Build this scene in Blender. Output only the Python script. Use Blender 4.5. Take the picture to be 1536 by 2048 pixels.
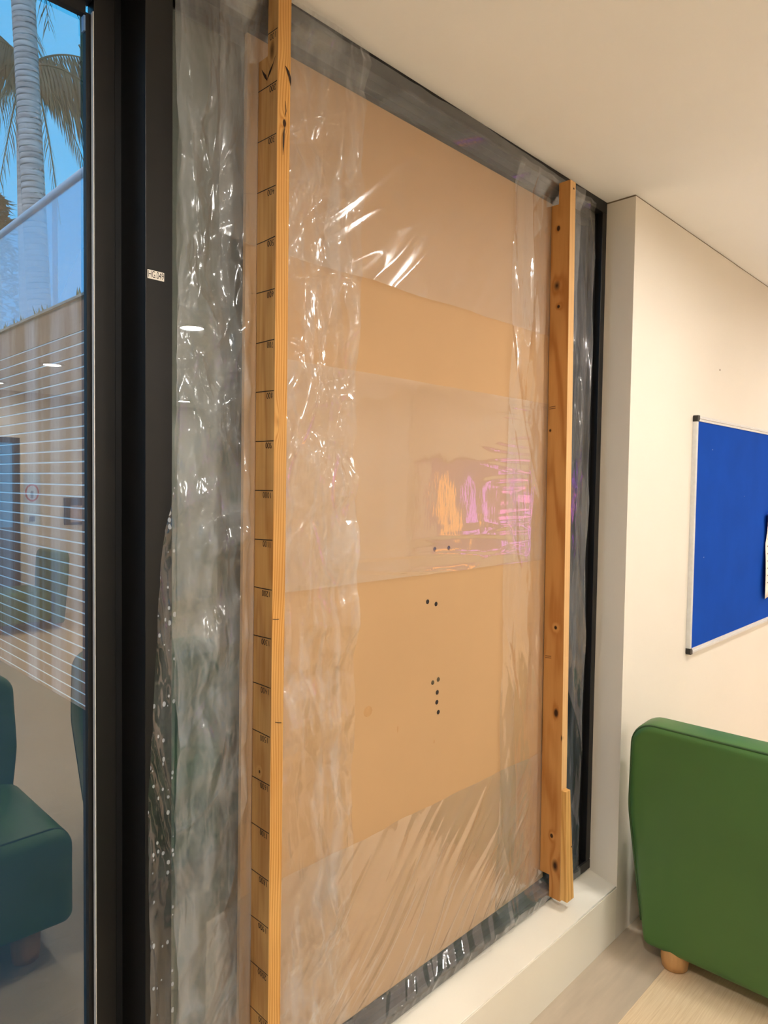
import bpy, bmesh, math, random
import numpy as np
from mathutils import Vector, Matrix

random.seed(7)
rng = np.random.default_rng(11)
scene = bpy.context.scene
col = scene.collection
for o in list(bpy.data.objects):
    bpy.data.objects.remove(o)

# ------------------------------------------------------------------ camera, world, sun, exposure
def make_camera():
    cd = bpy.data.cameras.new('camera'); co = bpy.data.objects.new('camera', cd); col.objects.link(co)
    yaw, pit, rol = 0.79226, -0.04038, 0.01392
    cy, sy, cp, sp = math.cos(yaw), math.sin(yaw), math.cos(pit), math.sin(pit)
    f = Vector((sy*cp, cy*cp, sp)); r = Vector((cy, -sy, 0)); u = r.cross(f)
    c, s = math.cos(rol), math.sin(rol)
    R, U = c*r + s*u, -s*r + c*u
    m = Matrix((R, U, -f)).transposed().to_4x4()
    m.translation = (-0.8267, -1.1218, 1.5841)
    co.matrix_world = m
    cd.sensor_fit = 'VERTICAL'; cd.sensor_height = 36.0; cd.lens = 36.0*1380.1/2048.0
    cd.clip_start = 0.02; cd.clip_end = 300
    scene.camera = co
make_camera()

world = bpy.data.worlds.new('world'); scene.world = world; world.use_nodes = True
wb = world.node_tree.nodes['Background']
wb.inputs['Color'].default_value = (0.085, 0.50, 0.96, 1); wb.inputs['Strength'].default_value = 1.0

sun_d = bpy.data.lights.new('sun', 'SUN'); sun_d.energy = 1.15; sun_d.angle = math.radians(12); sun_d.color = (0.95, 0.86, 0.95)
sun = bpy.data.objects.new('sun', sun_d); col.objects.link(sun)
sun.rotation_euler = Vector((0.75, 0.35, -0.6)).to_track_quat('-Z', 'Y').to_euler()

LAMP_STRENGTH = 320.0
LAMP_COLOR = (1.0, 0.965, 0.90)
scene.view_settings.view_transform = 'Standard'
scene.view_settings.look = 'None'
scene.view_settings.gamma = 1.0
scene.view_settings.use_curve_mapping = False
scene.view_settings.exposure = 0.18
scene.cycles.transparent_max_bounces = 14
scene.cycles.max_bounces = 6
scene.cycles.diffuse_bounces = 4
scene.cycles.glossy_bounces = 3
scene.cycles.use_adaptive_sampling = True
scene.cycles.adaptive_threshold = 0.13
scene.cycles.adaptive_min_samples = 16

# ------------------------------------------------------------------ dimensions (metres; floor z = 0, post near edge x = y = 0)
H = 2.5676          # ceiling
YF = 0.045          # window frame front
YW = -0.058         # wall face
XR = 1.436          # frame right edge / reveal
ROOM_L, ROOM_R, ROOM_B = -2.6, 4.5, -7.0
def lean(z): return 0.0051*(H - z)

# ------------------------------------------------------------------ numpy noise
_perm = rng.permutation(512)
_perm = np.concatenate([_perm, _perm, _perm])
_g = rng.uniform(0, 2*np.pi, 512); _gx, _gy = np.cos(_g), np.sin(_g)
def pn(x, y, seed=0):
    x = np.asarray(x, float) + seed*17.31; y = np.asarray(y, float) + seed*9.77
    xi = np.floor(x).astype(int); yi = np.floor(y).astype(int); xf = x - xi; yf = y - yi
    u = xf*xf*xf*(xf*(xf*6 - 15) + 10); v = yf*yf*yf*(yf*(yf*6 - 15) + 10)
    def g(a, b, dx, dy):
        h = _perm[(_perm[a % 512] + b) % 512]
        return _gx[h]*dx + _gy[h]*dy
    a = g(xi, yi, xf, yf); b = g(xi+1, yi, xf-1, yf); c = g(xi, yi+1, xf, yf-1); d = g(xi+1, yi+1, xf-1, yf-1)
    return 1.5*((a*(1-u) + b*u)*(1-v) + (c*(1-u) + d*u)*v)
def ridge(x, y, seed=0, p=3.0):
    return np.clip(1 - np.abs(pn(x, y, seed))*1.6, 0, 1)**p
def sst(a, b, x):
    t = np.clip((x - a)/(b - a), 0, 1); return t*t*(3 - 2*t)

# ------------------------------------------------------------------ material helpers
def newmat(name):
    m = bpy.data.materials.new(name); m.use_nodes = True
    nt = m.node_tree
    for n in list(nt.nodes): nt.nodes.remove(n)
    out = nt.nodes.new('ShaderNodeOutputMaterial')
    return m, nt, out
def N(nt, typ, **kw):
    n = nt.nodes.new(typ)
    for k, v in kw.items():
        if k.startswith('in_'):
            n.inputs[k[3:].replace('_', ' ')].default_value = v
        else: setattr(n, k, v)
    return n
def L(nt, a, b): nt.links.new(a, b)
def mth(nt, op, a, b=None, c=None, clamp=False):
    n = nt.nodes.new('ShaderNodeMath'); n.operation = op; n.use_clamp = clamp
    for i, v in enumerate((a, b, c)):
        if v is None: continue
        if isinstance(v, (int, float)): n.inputs[i].default_value = v
        else: nt.links.new(v, n.inputs[i])
    return n.outputs[0]
def mixc(nt, fac, a, b, blend='MIX'):
    n = nt.nodes.new('ShaderNodeMix'); n.data_type = 'RGBA'; n.blend_type = blend
    for sock, v in ((n.inputs[0], fac), (n.inputs[6], a), (n.inputs[7], b)):
        if isinstance(v, (int, float)): sock.default_value = v
        elif isinstance(v, tuple): sock.default_value = v if len(v) == 4 else (*v, 1)
        else: nt.links.new(v, sock)
    return n.outputs[2]
def srgb(r, g, b):
    f = lambda c: (c/255)/12.92 if c/255 <= 0.04045 else ((c/255 + 0.055)/1.055)**2.4
    return (f(r), f(g), f(b), 1.0)
def coords(nt, scale=(1, 1, 1), kind='Object'):
    tc = N(nt, 'ShaderNodeTexCoord'); mp = N(nt, 'ShaderNodeMapping'); mp.inputs['Scale'].default_value = scale
    L(nt, tc.outputs[kind], mp.inputs['Vector']); return mp.outputs[0]
def noise(nt, vec, scale, detail=3, rough=0.5, dist=0.0):
    n = N(nt, 'ShaderNodeTexNoise'); n.inputs['Scale'].default_value = scale; n.inputs['Detail'].default_value = detail
    n.inputs['Roughness'].default_value = rough; n.inputs['Distortion'].default_value = dist
    L(nt, vec, n.inputs['Vector']); return n.outputs[0]
def ramp(nt, fac, stops):
    n = N(nt, 'ShaderNodeValToRGB'); e = n.color_ramp.elements
    while len(e) < len(stops): e.new(0.5)
    for el, (p, c) in zip(e, stops): el.position = p; el.color = c if len(c) == 4 else (*c, 1)
    L(nt, fac, n.inputs[0]); return n.outputs[0]

def plain(name, color, rough=0.5, var=0.06, scale=6.0, spec=0.5, metal=0.0, bump=0.0, bscale=80.0, stretch=(1, 1, 1), sheen=0.0):
    m, nt, out = newmat(name)
    p = N(nt, 'ShaderNodeBsdfPrincipled'); L(nt, p.outputs[0], out.inputs[0])
    v = coords(nt, stretch)
    f = noise(nt, v, scale, 4)
    c2 = tuple(max(0, c*(1 - var*2)) for c in color[:3]); c1 = tuple(min(1, c*(1 + var)) for c in color[:3])
    L(nt, ramp(nt, f, [(0.3, c2), (0.7, c1)]), p.inputs['Base Color'])
    p.inputs['Roughness'].default_value = rough; p.inputs['Metallic'].default_value = metal
    p.inputs['Specular IOR Level'].default_value = spec
    if sheen: p.inputs['Sheen Weight'].default_value = sheen
    if bump:
        b = N(nt, 'ShaderNodeBump'); b.inputs['Strength'].default_value = bump; b.inputs['Distance'].default_value = 0.002
        L(nt, noise(nt, v, bscale, 3), b.inputs['Height']); L(nt, b.outputs[0], p.inputs['Normal'])
    return m

def wood(name, c_light, c_dark, center=(0.05, 0.09), ringfreq=230.0, warp=0.25, knots=(), rough=0.6, streak=0.3, slow=1.0, tint=None, sap=None, side=None, knotpull=0.012):
    """Growth rings round an axis parallel to z, bent by slow noise; knots = [(x,y,z, rx,ry,rz, darkness)] in object space."""
    m, nt, out = newmat(name)
    p = N(nt, 'ShaderNodeBsdfPrincipled'); L(nt, p.outputs[0], out.inputs[0]); p.inputs['Roughness'].default_value = rough
    p.inputs['Specular IOR Level'].default_value = 0.25
    tc = N(nt, 'ShaderNodeTexCoord'); sx = N(nt, 'ShaderNodeSeparateXYZ'); L(nt, tc.outputs['Object'], sx.inputs[0])
    x = mth(nt, 'SUBTRACT', sx.outputs[0], center[0]); y = mth(nt, 'SUBTRACT', sx.outputs[1], center[1])
    r = mth(nt, 'SQRT', mth(nt, 'ADD', mth(nt, 'MULTIPLY', x, x), mth(nt, 'MULTIPLY', y, y)))
    vs = coords(nt, (6, 6, 0.9*slow)); w = noise(nt, vs, 1.6, 3, 0.5)
    rr = mth(nt, 'MULTIPLY_ADD', mth(nt, 'SUBTRACT', w, 0.5), 0.05*warp, r)
    kmask = None
    for (kx, ky, kz, ax, ay, az, dk) in knots:
        mp = N(nt, 'ShaderNodeMapping'); mp.vector_type = 'POINT'
        mp.inputs['Location'].default_value = (-kx/ax, -ky/ay, -kz/az); mp.inputs['Scale'].default_value = (1/ax, 1/ay, 1/az)
        L(nt, tc.outputs['Object'], mp.inputs['Vector'])
        ln = N(nt, 'ShaderNodeVectorMath', operation='LENGTH'); L(nt, mp.outputs[0], ln.inputs[0]); d = ln.outputs['Value']
        e = mth(nt, 'POWER', 2.718, mth(nt, 'MULTIPLY', mth(nt, 'MULTIPLY', d, d), -0.22))
        rr = mth(nt, 'MULTIPLY_ADD', e, knotpull, rr)
        g = mth(nt, 'MULTIPLY', mth(nt, 'SUBTRACT', 1.15, d, clamp=True), dk*2.2, clamp=True)
        kmask = g if kmask is None else mth(nt, 'MAXIMUM', kmask, g)
    s = mth(nt, 'SINE', mth(nt, 'MULTIPLY', rr, ringfreq*6.283))
    s = mth(nt, 'MULTIPLY_ADD', s, 0.5, 0.5); s = mth(nt, 'POWER', s, 2.2)
    fine = noise(nt, coords(nt, (420, 420, 9)), 1.0, 3, 0.6)
    blot = noise(nt, coords(nt, (9, 9, 3.0)), 1.0, 3)
    f = mth(nt, 'ADD', mth(nt, 'MULTIPLY', s, 0.62), mth(nt, 'ADD', mth(nt, 'MULTIPLY', fine, streak), mth(nt, 'MULTIPLY', mth(nt, 'SUBTRACT', blot, 0.5), 0.9)))
    c = mixc(nt, mth(nt, 'MULTIPLY', f, 1.0, clamp=True), c_light, c_dark)
    if side is not None:
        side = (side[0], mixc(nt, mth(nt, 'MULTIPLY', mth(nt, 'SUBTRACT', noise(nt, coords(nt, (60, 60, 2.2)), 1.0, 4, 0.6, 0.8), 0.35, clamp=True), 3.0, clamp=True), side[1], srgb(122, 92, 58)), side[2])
    if tint is not None:
        c = mixc(nt, mth(nt, 'MULTIPLY', mth(nt, 'SUBTRACT', noise(nt, coords(nt, (5, 5, 2.0)), 1.3, 2), 0.48, clamp=True), 2.4, clamp=True), c, tint)
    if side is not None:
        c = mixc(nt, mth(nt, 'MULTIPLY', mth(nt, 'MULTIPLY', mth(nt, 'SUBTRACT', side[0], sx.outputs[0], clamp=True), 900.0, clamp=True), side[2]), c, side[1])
    if sap is not None:
        c = mixc(nt, mth(nt, 'MULTIPLY', mth(nt, 'SUBTRACT', sap[0], sx.outputs[1], clamp=True), 400.0, clamp=True), c, sap[1])
    if kmask is not None:
        c = mixc(nt, kmask, c, srgb(58, 34, 18))
    L(nt, c, p.inputs['Base Color'])
    b = N(nt, 'ShaderNodeBump'); b.inputs['Strength'].default_value = 0.12; b.inputs['Distance'].default_value = 0.001
    L(nt, fine, b.inputs['Height']); L(nt, b.outputs[0], p.inputs['Normal'])
    return m

def film_mat(name, milk=0.10, milkvar=0.12, rough=0.06, refl=0.085, stretch=(14, 14, 3), spots=0.0, bump=0.12, rot=0.0, bscale=90.0, thr=0.42):
    m, nt, out = newmat(name)
    tc = N(nt, 'ShaderNodeTexCoord'); mp = N(nt, 'ShaderNodeMapping'); mp.inputs['Rotation'].default_value = (0, rot, 0)
    L(nt, tc.outputs['Object'], mp.inputs['Vector'])
    mp2 = N(nt, 'ShaderNodeMapping'); mp2.inputs['Scale'].default_value = stretch; L(nt, mp.outputs[0], mp2.inputs['Vector'])
    v = mp2.outputs[0]
    n1 = noise(nt, v, 1.0, 2, 0.6, 0.6)
    f = mth(nt, 'MULTIPLY', mth(nt, 'SUBTRACT', n1, thr, clamp=True), 4.0, clamp=True)
    mk = mth(nt, 'MULTIPLY_ADD', f, milkvar, milk)
    if spots:
        vo = N(nt, 'ShaderNodeTexVoronoi'); vo.inputs['Scale'].default_value = 85.0
        sc = N(nt, 'ShaderNodeMapping'); sc.inputs['Scale'].default_value = (1.2, 1, 0.8); L(nt, tc.outputs['Object'], sc.inputs['Vector']); L(nt, sc.outputs[0], vo.inputs['Vector'])
        sel = N(nt, 'ShaderNodeSeparateColor'); L(nt, vo.outputs['Color'], sel.inputs[0])
        lim = mth(nt, 'MULTIPLY', mth(nt, 'SUBTRACT', sel.outputs[0], 0.45, clamp=True), 0.75)
        sp = mth(nt, 'MULTIPLY', mth(nt, 'SUBTRACT', lim, vo.outputs['Distance'], clamp=True), 14.0, clamp=True)
        mk = mth(nt, 'MULTIPLY_ADD', sp, spots, mk)
    mk = mth(nt, 'MULTIPLY', mk, 1.0, clamp=True)
    bm = N(nt, 'ShaderNodeBump'); bm.inputs['Strength'].default_value = bump; bm.inputs['Distance'].default_value = 0.004
    mp3 = N(nt, 'ShaderNodeMapping'); mp3.inputs['Scale'].default_value = (bscale, bscale, bscale*0.35); L(nt, mp.outputs[0], mp3.inputs['Vector'])
    L(nt, noise(nt, mp3.outputs[0], 1.0, 1, 0.6), bm.inputs['Height'])
    tr = N(nt, 'ShaderNodeBsdfTransparent'); tr.inputs[0].default_value = (0.985, 0.985, 0.985, 1)
    df = N(nt, 'ShaderNodeBsdfDiffuse'); df.inputs[0].default_value = (0.78, 0.84, 0.92, 1)  # blue tint puts the daylight reflected by the film into its colour
    tl = N(nt, 'ShaderNodeBsdfTranslucent'); tl.inputs[0].default_value = (0.78, 0.84, 0.92, 1)
    ms = N(nt, 'ShaderNodeMixShader'); ms.inputs[0].default_value = 0.3; L(nt, df.outputs[0], ms.inputs[1]); L(nt, tl.outputs[0], ms.inputs[2])
    ma = N(nt, 'ShaderNodeMixShader'); L(nt, mk, ma.inputs[0]); L(nt, tr.outputs[0], ma.inputs[1]); L(nt, ms.outputs[0], ma.inputs[2])
    gl = N(nt, 'ShaderNodeBsdfGlossy'); gl.inputs['Roughness'].default_value = rough; gl.inputs[0].default_value = (1, 1, 1, 1)
    L(nt, bm.outputs[0], gl.inputs['Normal'])
    lw = N(nt, 'ShaderNodeLayerWeight'); lw.inputs['Blend'].default_value = 0.5
    fr = mth(nt, 'MULTIPLY_ADD', mth(nt, 'POWER', lw.outputs['Facing'], 4.0), 0.75, refl, clamp=True)
    mf = N(nt, 'ShaderNodeMixShader'); L(nt, fr, mf.inputs[0]); L(nt, ma.outputs[0], mf.inputs[1]); L(nt, gl.outputs[0], mf.inputs[2])
    L(nt, mf.outputs[0], out.inputs[0])
    return m

def glass_mat(name, tint=(0.93, 0.97, 0.97, 1), refl=0.085, rough=0.0, haze=0.0):
    m, nt, out = newmat(name)
    tr = N(nt, 'ShaderNodeBsdfTransparent'); tr.inputs[0].default_value = tint
    gl = N(nt, 'ShaderNodeBsdfGlossy'); gl.inputs['Roughness'].default_value = rough; gl.inputs[0].default_value = (1, 1, 1, 1)
    lw = N(nt, 'ShaderNodeLayerWeight'); lw.inputs['Blend'].default_value = 0.5
    base = tr.outputs[0]
    if haze:
        df = N(nt, 'ShaderNodeBsdfTranslucent'); df.inputs[0].default_value = (0.8, 0.88, 1, 1)
        d2 = N(nt, 'ShaderNodeBsdfDiffuse'); d2.inputs[0].default_value = (0.8, 0.86, 0.95, 1)
        a = N(nt, 'ShaderNodeMixShader'); a.inputs[0].default_value = 0.5; L(nt, df.outputs[0], a.inputs[1]); L(nt, d2.outputs[0], a.inputs[2])
        b = N(nt, 'ShaderNodeMixShader'); L(nt, tr.outputs[0], b.inputs[1]); L(nt, a.outputs[0], b.inputs[2])
        nz = noise(nt, coords(nt, (0.6, 0.6, 1.2)), 1.0, 2)
        L(nt, mth(nt, 'MULTIPLY_ADD', nz, 0.12, haze - 0.06, clamp=True), b.inputs[0]); base = b.outputs[0]
    fr = mth(nt, 'MULTIPLY_ADD', mth(nt, 'POWER', lw.outputs['Facing'], 4.5), 0.85, refl, clamp=True)
    mf = N(nt, 'ShaderNodeMixShader'); L(nt, fr, mf.inputs[0]); L(nt, base, mf.inputs[1]); L(nt, gl.outputs[0], mf.inputs[2])
    L(nt, mf.outputs[0], out.inputs[0]); return m

def emit(name, color, strength):
    m, nt, out = newmat(name); e = N(nt, 'ShaderNodeEmission'); e.inputs[0].default_value = (*color[:3], 1); e.inputs[1].default_value = strength
    L(nt, e.outputs[0], out.inputs[0]); return m

# ------------------------------------------------------------------ mesh helpers
class MB:
    def __init__(s): s.v = []; s.f = []
    def add(s, vs, fs):
        b = len(s.v); s.v += [tuple(float(c) for c in p) for p in vs]; s.f += [tuple(i + b for i in f) for f in fs]; return s
    def box(s, x0, x1, y0, y1, z0, z1):
        return s.add([(x0,y0,z0),(x1,y0,z0),(x1,y1,z0),(x0,y1,z0),(x0,y0,z1),(x1,y0,z1),(x1,y1,z1),(x0,y1,z1)],
                     [(0,3,2,1),(4,5,6,7),(0,1,5,4),(1,2,6,5),(2,3,7,6),(3,0,4,7)])
    def prism(s, poly, axis, a, b):
        """poly: 2-D outline in the two other axes (in xyz order); extruded along axis from a to b."""
        n = len(poly)
        def P(q, t):
            return {'x': (t, q[0], q[1]), 'y': (q[0], t, q[1]), 'z': (q[0], q[1], t)}[axis]
        vs = [P(q, a) for q in poly] + [P(q, b) for q in poly]
        fs = [tuple(range(n))[::-1], tuple(range(n, 2*n))] + [(i, (i+1) % n, n + (i+1) % n, n + i) for i in range(n)]
        return s.add(vs, fs)
    def tube(s, pts, r, seg=8, cap=True):
        pts = [Vector(p) for p in pts]; n = len(pts); rs = r if isinstance(r, (list, tuple)) else [r]*n
        vs = []; prev = None
        for i, p in enumerate(pts):
            t = (pts[min(i+1, n-1)] - pts[max(i-1, 0)]).normalized()
            a = prev if prev is not None else (Vector((0, 0, 1)) if abs(t.z) < 0.9 else Vector((1, 0, 0)))
            e1 = (a - t*a.dot(t)).normalized(); e2 = t.cross(e1); prev = e1
            for k in range(seg):
                th = 2*math.pi*k/seg; q = p + (e1*math.cos(th) + e2*math.sin(th))*rs[i]; vs.append(q)
        fs = [(i*seg + k, i*seg + (k+1) % seg, (i+1)*seg + (k+1) % seg, (i+1)*seg + k) for i in range(n-1) for k in range(seg)]
        if cap: fs += [tuple(range(seg))[::-1], tuple((n-1)*seg + k for k in range(seg))]
        return s.add(vs, fs)
    def lathe(s, prof, c=(0, 0, 0), seg=24, cap=True):
        n = len(prof); vs = []
        for (r, z) in prof:
            for k in range(seg):
                th = 2*math.pi*k/seg; vs.append((c[0] + r*math.cos(th), c[1] + r*math.sin(th), c[2] + z))
        fs = [(i*seg + k, i*seg + (k+1) % seg, (i+1)*seg + (k+1) % seg, (i+1)*seg + k) for i in range(n-1) for k in range(seg)]
        if cap: fs += [tuple(range(seg))[::-1], tuple((n-1)*seg + k for k in range(seg))]
        return s.add(vs, fs)
    def ribbon(s, pts, nrm, w, off=0.0):
        """flat stroke along pts lying on a plane with normal nrm"""
        nrm = Vector(nrm); pts = [Vector(p) + nrm*off for p in pts]; n = len(pts); vs = []
        for i, p in enumerate(pts):
            t = (pts[min(i+1, n-1)] - pts[max(i-1, 0)]).normalized(); q = nrm.cross(t).normalized()*w*0.5
            vs += [p - q, p + q]
        return s.add(vs, [(2*i, 2*i+1, 2*i+3, 2*i+2) for i in range(n-1)])

def set_props(o, label=None, cat=None, group=None, kind=None):
    if label: o['label'] = label
    if cat: o['category'] = cat
    if group: o['group'] = group
    if kind: o['kind'] = kind
    return o
def wloc(o):
    p = Vector((0, 0, 0))
    while o: p += o.location; o = o.parent
    return p
def mesh_of(name, mb, mat, shift=Vector((0, 0, 0)), smooth=False):
    me = bpy.data.meshes.new(name)
    me.from_pydata([(v[0]-shift[0], v[1]-shift[1], v[2]-shift[2]) for v in mb.v], [], mb.f)
    bm = bmesh.new(); bm.from_mesh(me); bmesh.ops.recalc_face_normals(bm, faces=bm.faces); bm.to_mesh(me); bm.free()
    if smooth: me.polygons.foreach_set('use_smooth', [True]*len(me.polygons))
    if mat: me.materials.append(mat)
    me.update(); return me
def obj(name, mb, mat, parent=None, loc=None, smooth=False, bevel=0.0, bseg=2):
    """mb holds world coordinates (or coordinates relative to a rotated root at the origin). With a parent: origin = parent origin."""
    if parent is not None: sh = wloc(parent)
    else: sh = Vector(loc) if loc is not None else Vector((0, 0, 0))
    o = bpy.data.objects.new(name, mesh_of(name, mb, mat, sh, smooth)); col.objects.link(o)
    if parent is not None: o.parent = parent
    else: o.location = sh
    if bevel:
        b = o.modifiers.new('bevel', 'BEVEL'); b.width = bevel; b.segments = bseg; b.limit_method = 'ANGLE'; b.angle_limit = math.radians(40)
    return o
def empty(name, loc, label=None, cat=None, group=None, kind=None):
    o = bpy.data.objects.new(name, None); col.objects.link(o); o.location = loc; o.empty_display_size = 0.05
    return set_props(o, label, cat, group, kind)
def box(name, x0, x1, y0, y1, z0, z1, mat, parent=None, loc=None, bevel=0.0, bseg=2):
    return obj(name, MB().box(x0, x1, y0, y1, z0, z1), mat, parent, loc, bevel=bevel, bseg=bseg)
def copy_tree(o, parent=None):
    c = o.copy(); col.objects.link(c); c.parent = parent
    for ch in list(o.children): copy_tree(ch, c)
    return c
def text_mb(body, size, sx=1.0, bold=0.0):
    cu = bpy.data.curves.new('t', 'FONT'); cu.body = body; cu.size = size; cu.align_x = 'CENTER'; cu.align_y = 'CENTER'; cu.offset = bold
    t = bpy.data.objects.new('t', cu); col.objects.link(t)
    dg = bpy.context.evaluated_depsgraph_get(); me = t.evaluated_get(dg).to_mesh()
    mb = MB().add([(v.co.x*sx, v.co.y, 0) for v in me.vertices], [tuple(p.vertices) for p in me.polygons])
    t.evaluated_get(dg).to_mesh_clear(); bpy.data.objects.remove(t); bpy.data.curves.remove(cu)
    return mb

# ------------------------------------------------------------------ materials
M = {}
M['wall'] = plain('wall_paint', srgb(230, 223, 211), 0.6, 0.012, 2.0, 0.3, bump=0.05, bscale=220)
M['ceiling'] = plain('ceiling_paint', srgb(248, 249, 252), 0.75, 0.01, 2.0, 0.2)
M['sill'] = plain('sill_paint', srgb(242, 236, 222), 0.35, 0.012, 3.0, 0.5)
M['caulk'] = plain('caulk', srgb(250, 245, 232), 0.4, 0.05, 30.0)
M['gap'] = plain('shadow_gap', srgb(120, 105, 85), 0.8, 0.05)
M['frame'] = plain('black_aluminium', srgb(21, 21, 22), 0.42, 0.08, 8.0, 0.35, bump=0.03, bscale=500)
M['seal'] = plain('rubber_seal', srgb(13, 14, 17), 0.6, 0.1, 20.0)
M['board'] = plain('fibreboard', srgb(198, 160, 117), 0.62, 0.03, 1.6, 0.25, bump=0.04, bscale=400)
M['ink'] = plain('marker_ink', srgb(26, 20, 18), 0.6, 0.1, 50.0)
M['hole'] = plain('hole_dark', srgb(40, 30, 26), 0.8, 0.1, 50.0)
M['screw'] = plain('screw_steel', srgb(120, 110, 95), 0.35, 0.1, 200.0, metal=0.9)
M['stain'] = plain('board_stain', srgb(192, 148, 98), 0.7, 0.06, 40.0)
M['label'] = plain('label_plate', srgb(238, 232, 222), 0.4, 0.02)
M['green'] = plain('green_vinyl', srgb(70, 112, 55), 0.40, 0.05, 3.0, 0.45, bump=0.05, bscale=350)
M['greenpipe'] = plain('green_piping', srgb(48, 82, 42), 0.42, 0.05, 5.0)
M['footwood'] = plain('foot_beech', srgb(206, 158, 104), 0.5, 0.08, 40.0, stretch=(1, 1, 0.2))
M['felt'] = plain('blue_felt', srgb(22, 74, 176), 0.95, 0.05, 5.0, 0.08, bump=0.25, bscale=700)
M['alu'] = plain('brushed_aluminium', srgb(222, 222, 222), 0.38, 0.03, 60.0, metal=0.35, stretch=(1, 1, 1))
M['cap'] = plain('black_plastic', srgb(32, 31, 31), 0.35, 0.05)
M['paper'] = plain('paper', srgb(245, 236, 226), 0.8, 0.02, 5.0)
M['print'] = plain('grey_print', srgb(150, 140, 130), 0.8, 0.1, 200.0)
M['white'] = plain('white_plastic', srgb(236, 234, 228), 0.4, 0.02)
M['black'] = plain('black_gloss', srgb(14, 14, 16), 0.15, 0.05)
M['grey'] = plain('grey_trim', srgb(120, 118, 114), 0.5, 0.05)
M['glass'] = glass_mat('door_glass', refl=0.115)
M['wglass'] = glass_mat('window_glass', tint=(0.86, 0.92, 0.92, 1), refl=0.08)
M['bglass'] = glass_mat('far_glass', refl=0.05)
M['lamp'] = emit('lamp_lens', LAMP_COLOR, LAMP_STRENGTH)

def floor_mat():
    m, nt, out = newmat('timber_vinyl'); p = N(nt, 'ShaderNodeBsdfPrincipled'); L(nt, p.outputs[0], out.inputs[0])
    v = coords(nt, (1.2, 38, 1)); f = noise(nt, v, 5.0, 5, 0.6, 0.3)
    v2 = coords(nt, (14, 420, 1)); g = noise(nt, v2, 1.0, 2, 0.5)
    c = ramp(nt, mth(nt, 'ADD', mth(nt, 'MULTIPLY', f, 0.6), mth(nt, 'MULTIPLY', g, 0.4)), [(0.32, srgb(222, 194, 156)), (0.66, srgb(243, 221, 188))])
    L(nt, c, p.inputs['Base Color']); p.inputs['Roughness'].default_value = 0.38; return m
M['floor'] = floor_mat()
M['border'] = plain('grey_vinyl', srgb(198, 182, 162), 0.36, 0.06, 5.0, 0.4, stretch=(1, 6, 1))

# =================================================================== THE ROOM
fl = box('floor', ROOM_L, ROOM_R, ROOM_B, YW, -0.12, 0.0, M['floor'], loc=(1, -3, 0)); set_props(fl, kind='structure', label='pale timber-look vinyl floor with a grey border strip')
box('floor_border', ROOM_L, ROOM_R, -0.240, YW, -0.0, 0.0012, M['border'], fl)
ce = box('ceiling', ROOM_L - .1, ROOM_R + .1, ROOM_B - .1, 0.30, H, H + 0.15, M['ceiling'], loc=(1, -3, H)); set_props(ce, kind='structure', label='plain cream painted ceiling meeting the window head')
# window wall: right part, sill base, left part
wr = box('wall_front', XR, ROOM_R, YW, 0.30, -0.12, H - 0.005, M['wall'], loc=(2.5, 0, 0)); set_props(wr, kind='structure', label='cream painted wall holding the blue pinboard')
box('shadow_gap', XR, ROOM_R, YW + 0.002, 0.295, H - 0.005, H, M['gap'], wr)  # solid strip; the gap's shade is put into its dark colour
wh = MB().lathe([(0.0045, 0), (0.0045, 0.0006), (0.003, 0.0008)], seg=12)
wh.v = [(2.27 + a, YW - c, 2.088 + b) for a, b, c in wh.v]
obj('plug_hole', wh, M['gap'], wr)
sb = MB().prism([(YW, -0.12), (YW, 0.183), (YW + 0.004, 0.1875), (0.30, 0.262), (0.30, -0.12)], 'x', -0.25, XR)
sb.v = [(x, y, min(z, 0.1875 + (y - YW - 0.004)*0.272) if z > 0.15 else z) for x, y, z in sb.v]
sl = obj('trim_1', sb, M['sill'], loc=(0.6, 0, 0)); set_props(sl, kind='structure', label='low white painted window sill below the boarded window')
obj('caulk_bead', MB().tube([(-0.25, YW + 0.003, 0.186), (0.4, YW + 0.0025, 0.1865), (1.0, YW + 0.003, 0.186), (XR, YW + 0.003, 0.187)], 0.0022, 6), M['caulk'], sl, smooth=True)
wl = box('wall_front_left', ROOM_L, -1.70, YW, 0.30, -0.12, H, M['wall'], loc=(-2, 0, 0)); set_props(wl, kind='structure', label='cream wall left of the glazed door')
dh = box('wall_door_foot', -1.70, -0.25, YW, 0.30, -0.12, 0.02, M['grey'], loc=(-1, 0, 0)); set_props(dh, kind='structure', label='grey threshold under the glazed door')
wlf = box('wall_left', ROOM_L - 0.12, ROOM_L, ROOM_B, 0.30, -0.12, H, M['wall'], loc=(ROOM_L, -3, 0)); set_props(wlf, kind='structure', label='cream side wall behind the camera')
wrt = box('wall_right', ROOM_R, ROOM_R + 0.12, ROOM_B, 0.30, -0.12, H, M['wall'], loc=(ROOM_R, -3, 0)); set_props(wrt, kind='structure', label='cream end wall with the television')
# back wall with a glazed door opening x 0.5..1.84, z 0..2.05
wb_ = MB().box(ROOM_L, 0.5, ROOM_B - 0.12, ROOM_B, -0.12, H).box(1.84, ROOM_R, ROOM_B - 0.12, ROOM_B, -0.12, H).box(0.5, 1.84, ROOM_B - 0.12, ROOM_B, 2.05, H)
wbo = obj('wall_back', wb_, M['wall'], loc=(1, ROOM_B, 0)); set_props(wbo, kind='structure', label='far cream wall with a glazed door')

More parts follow.
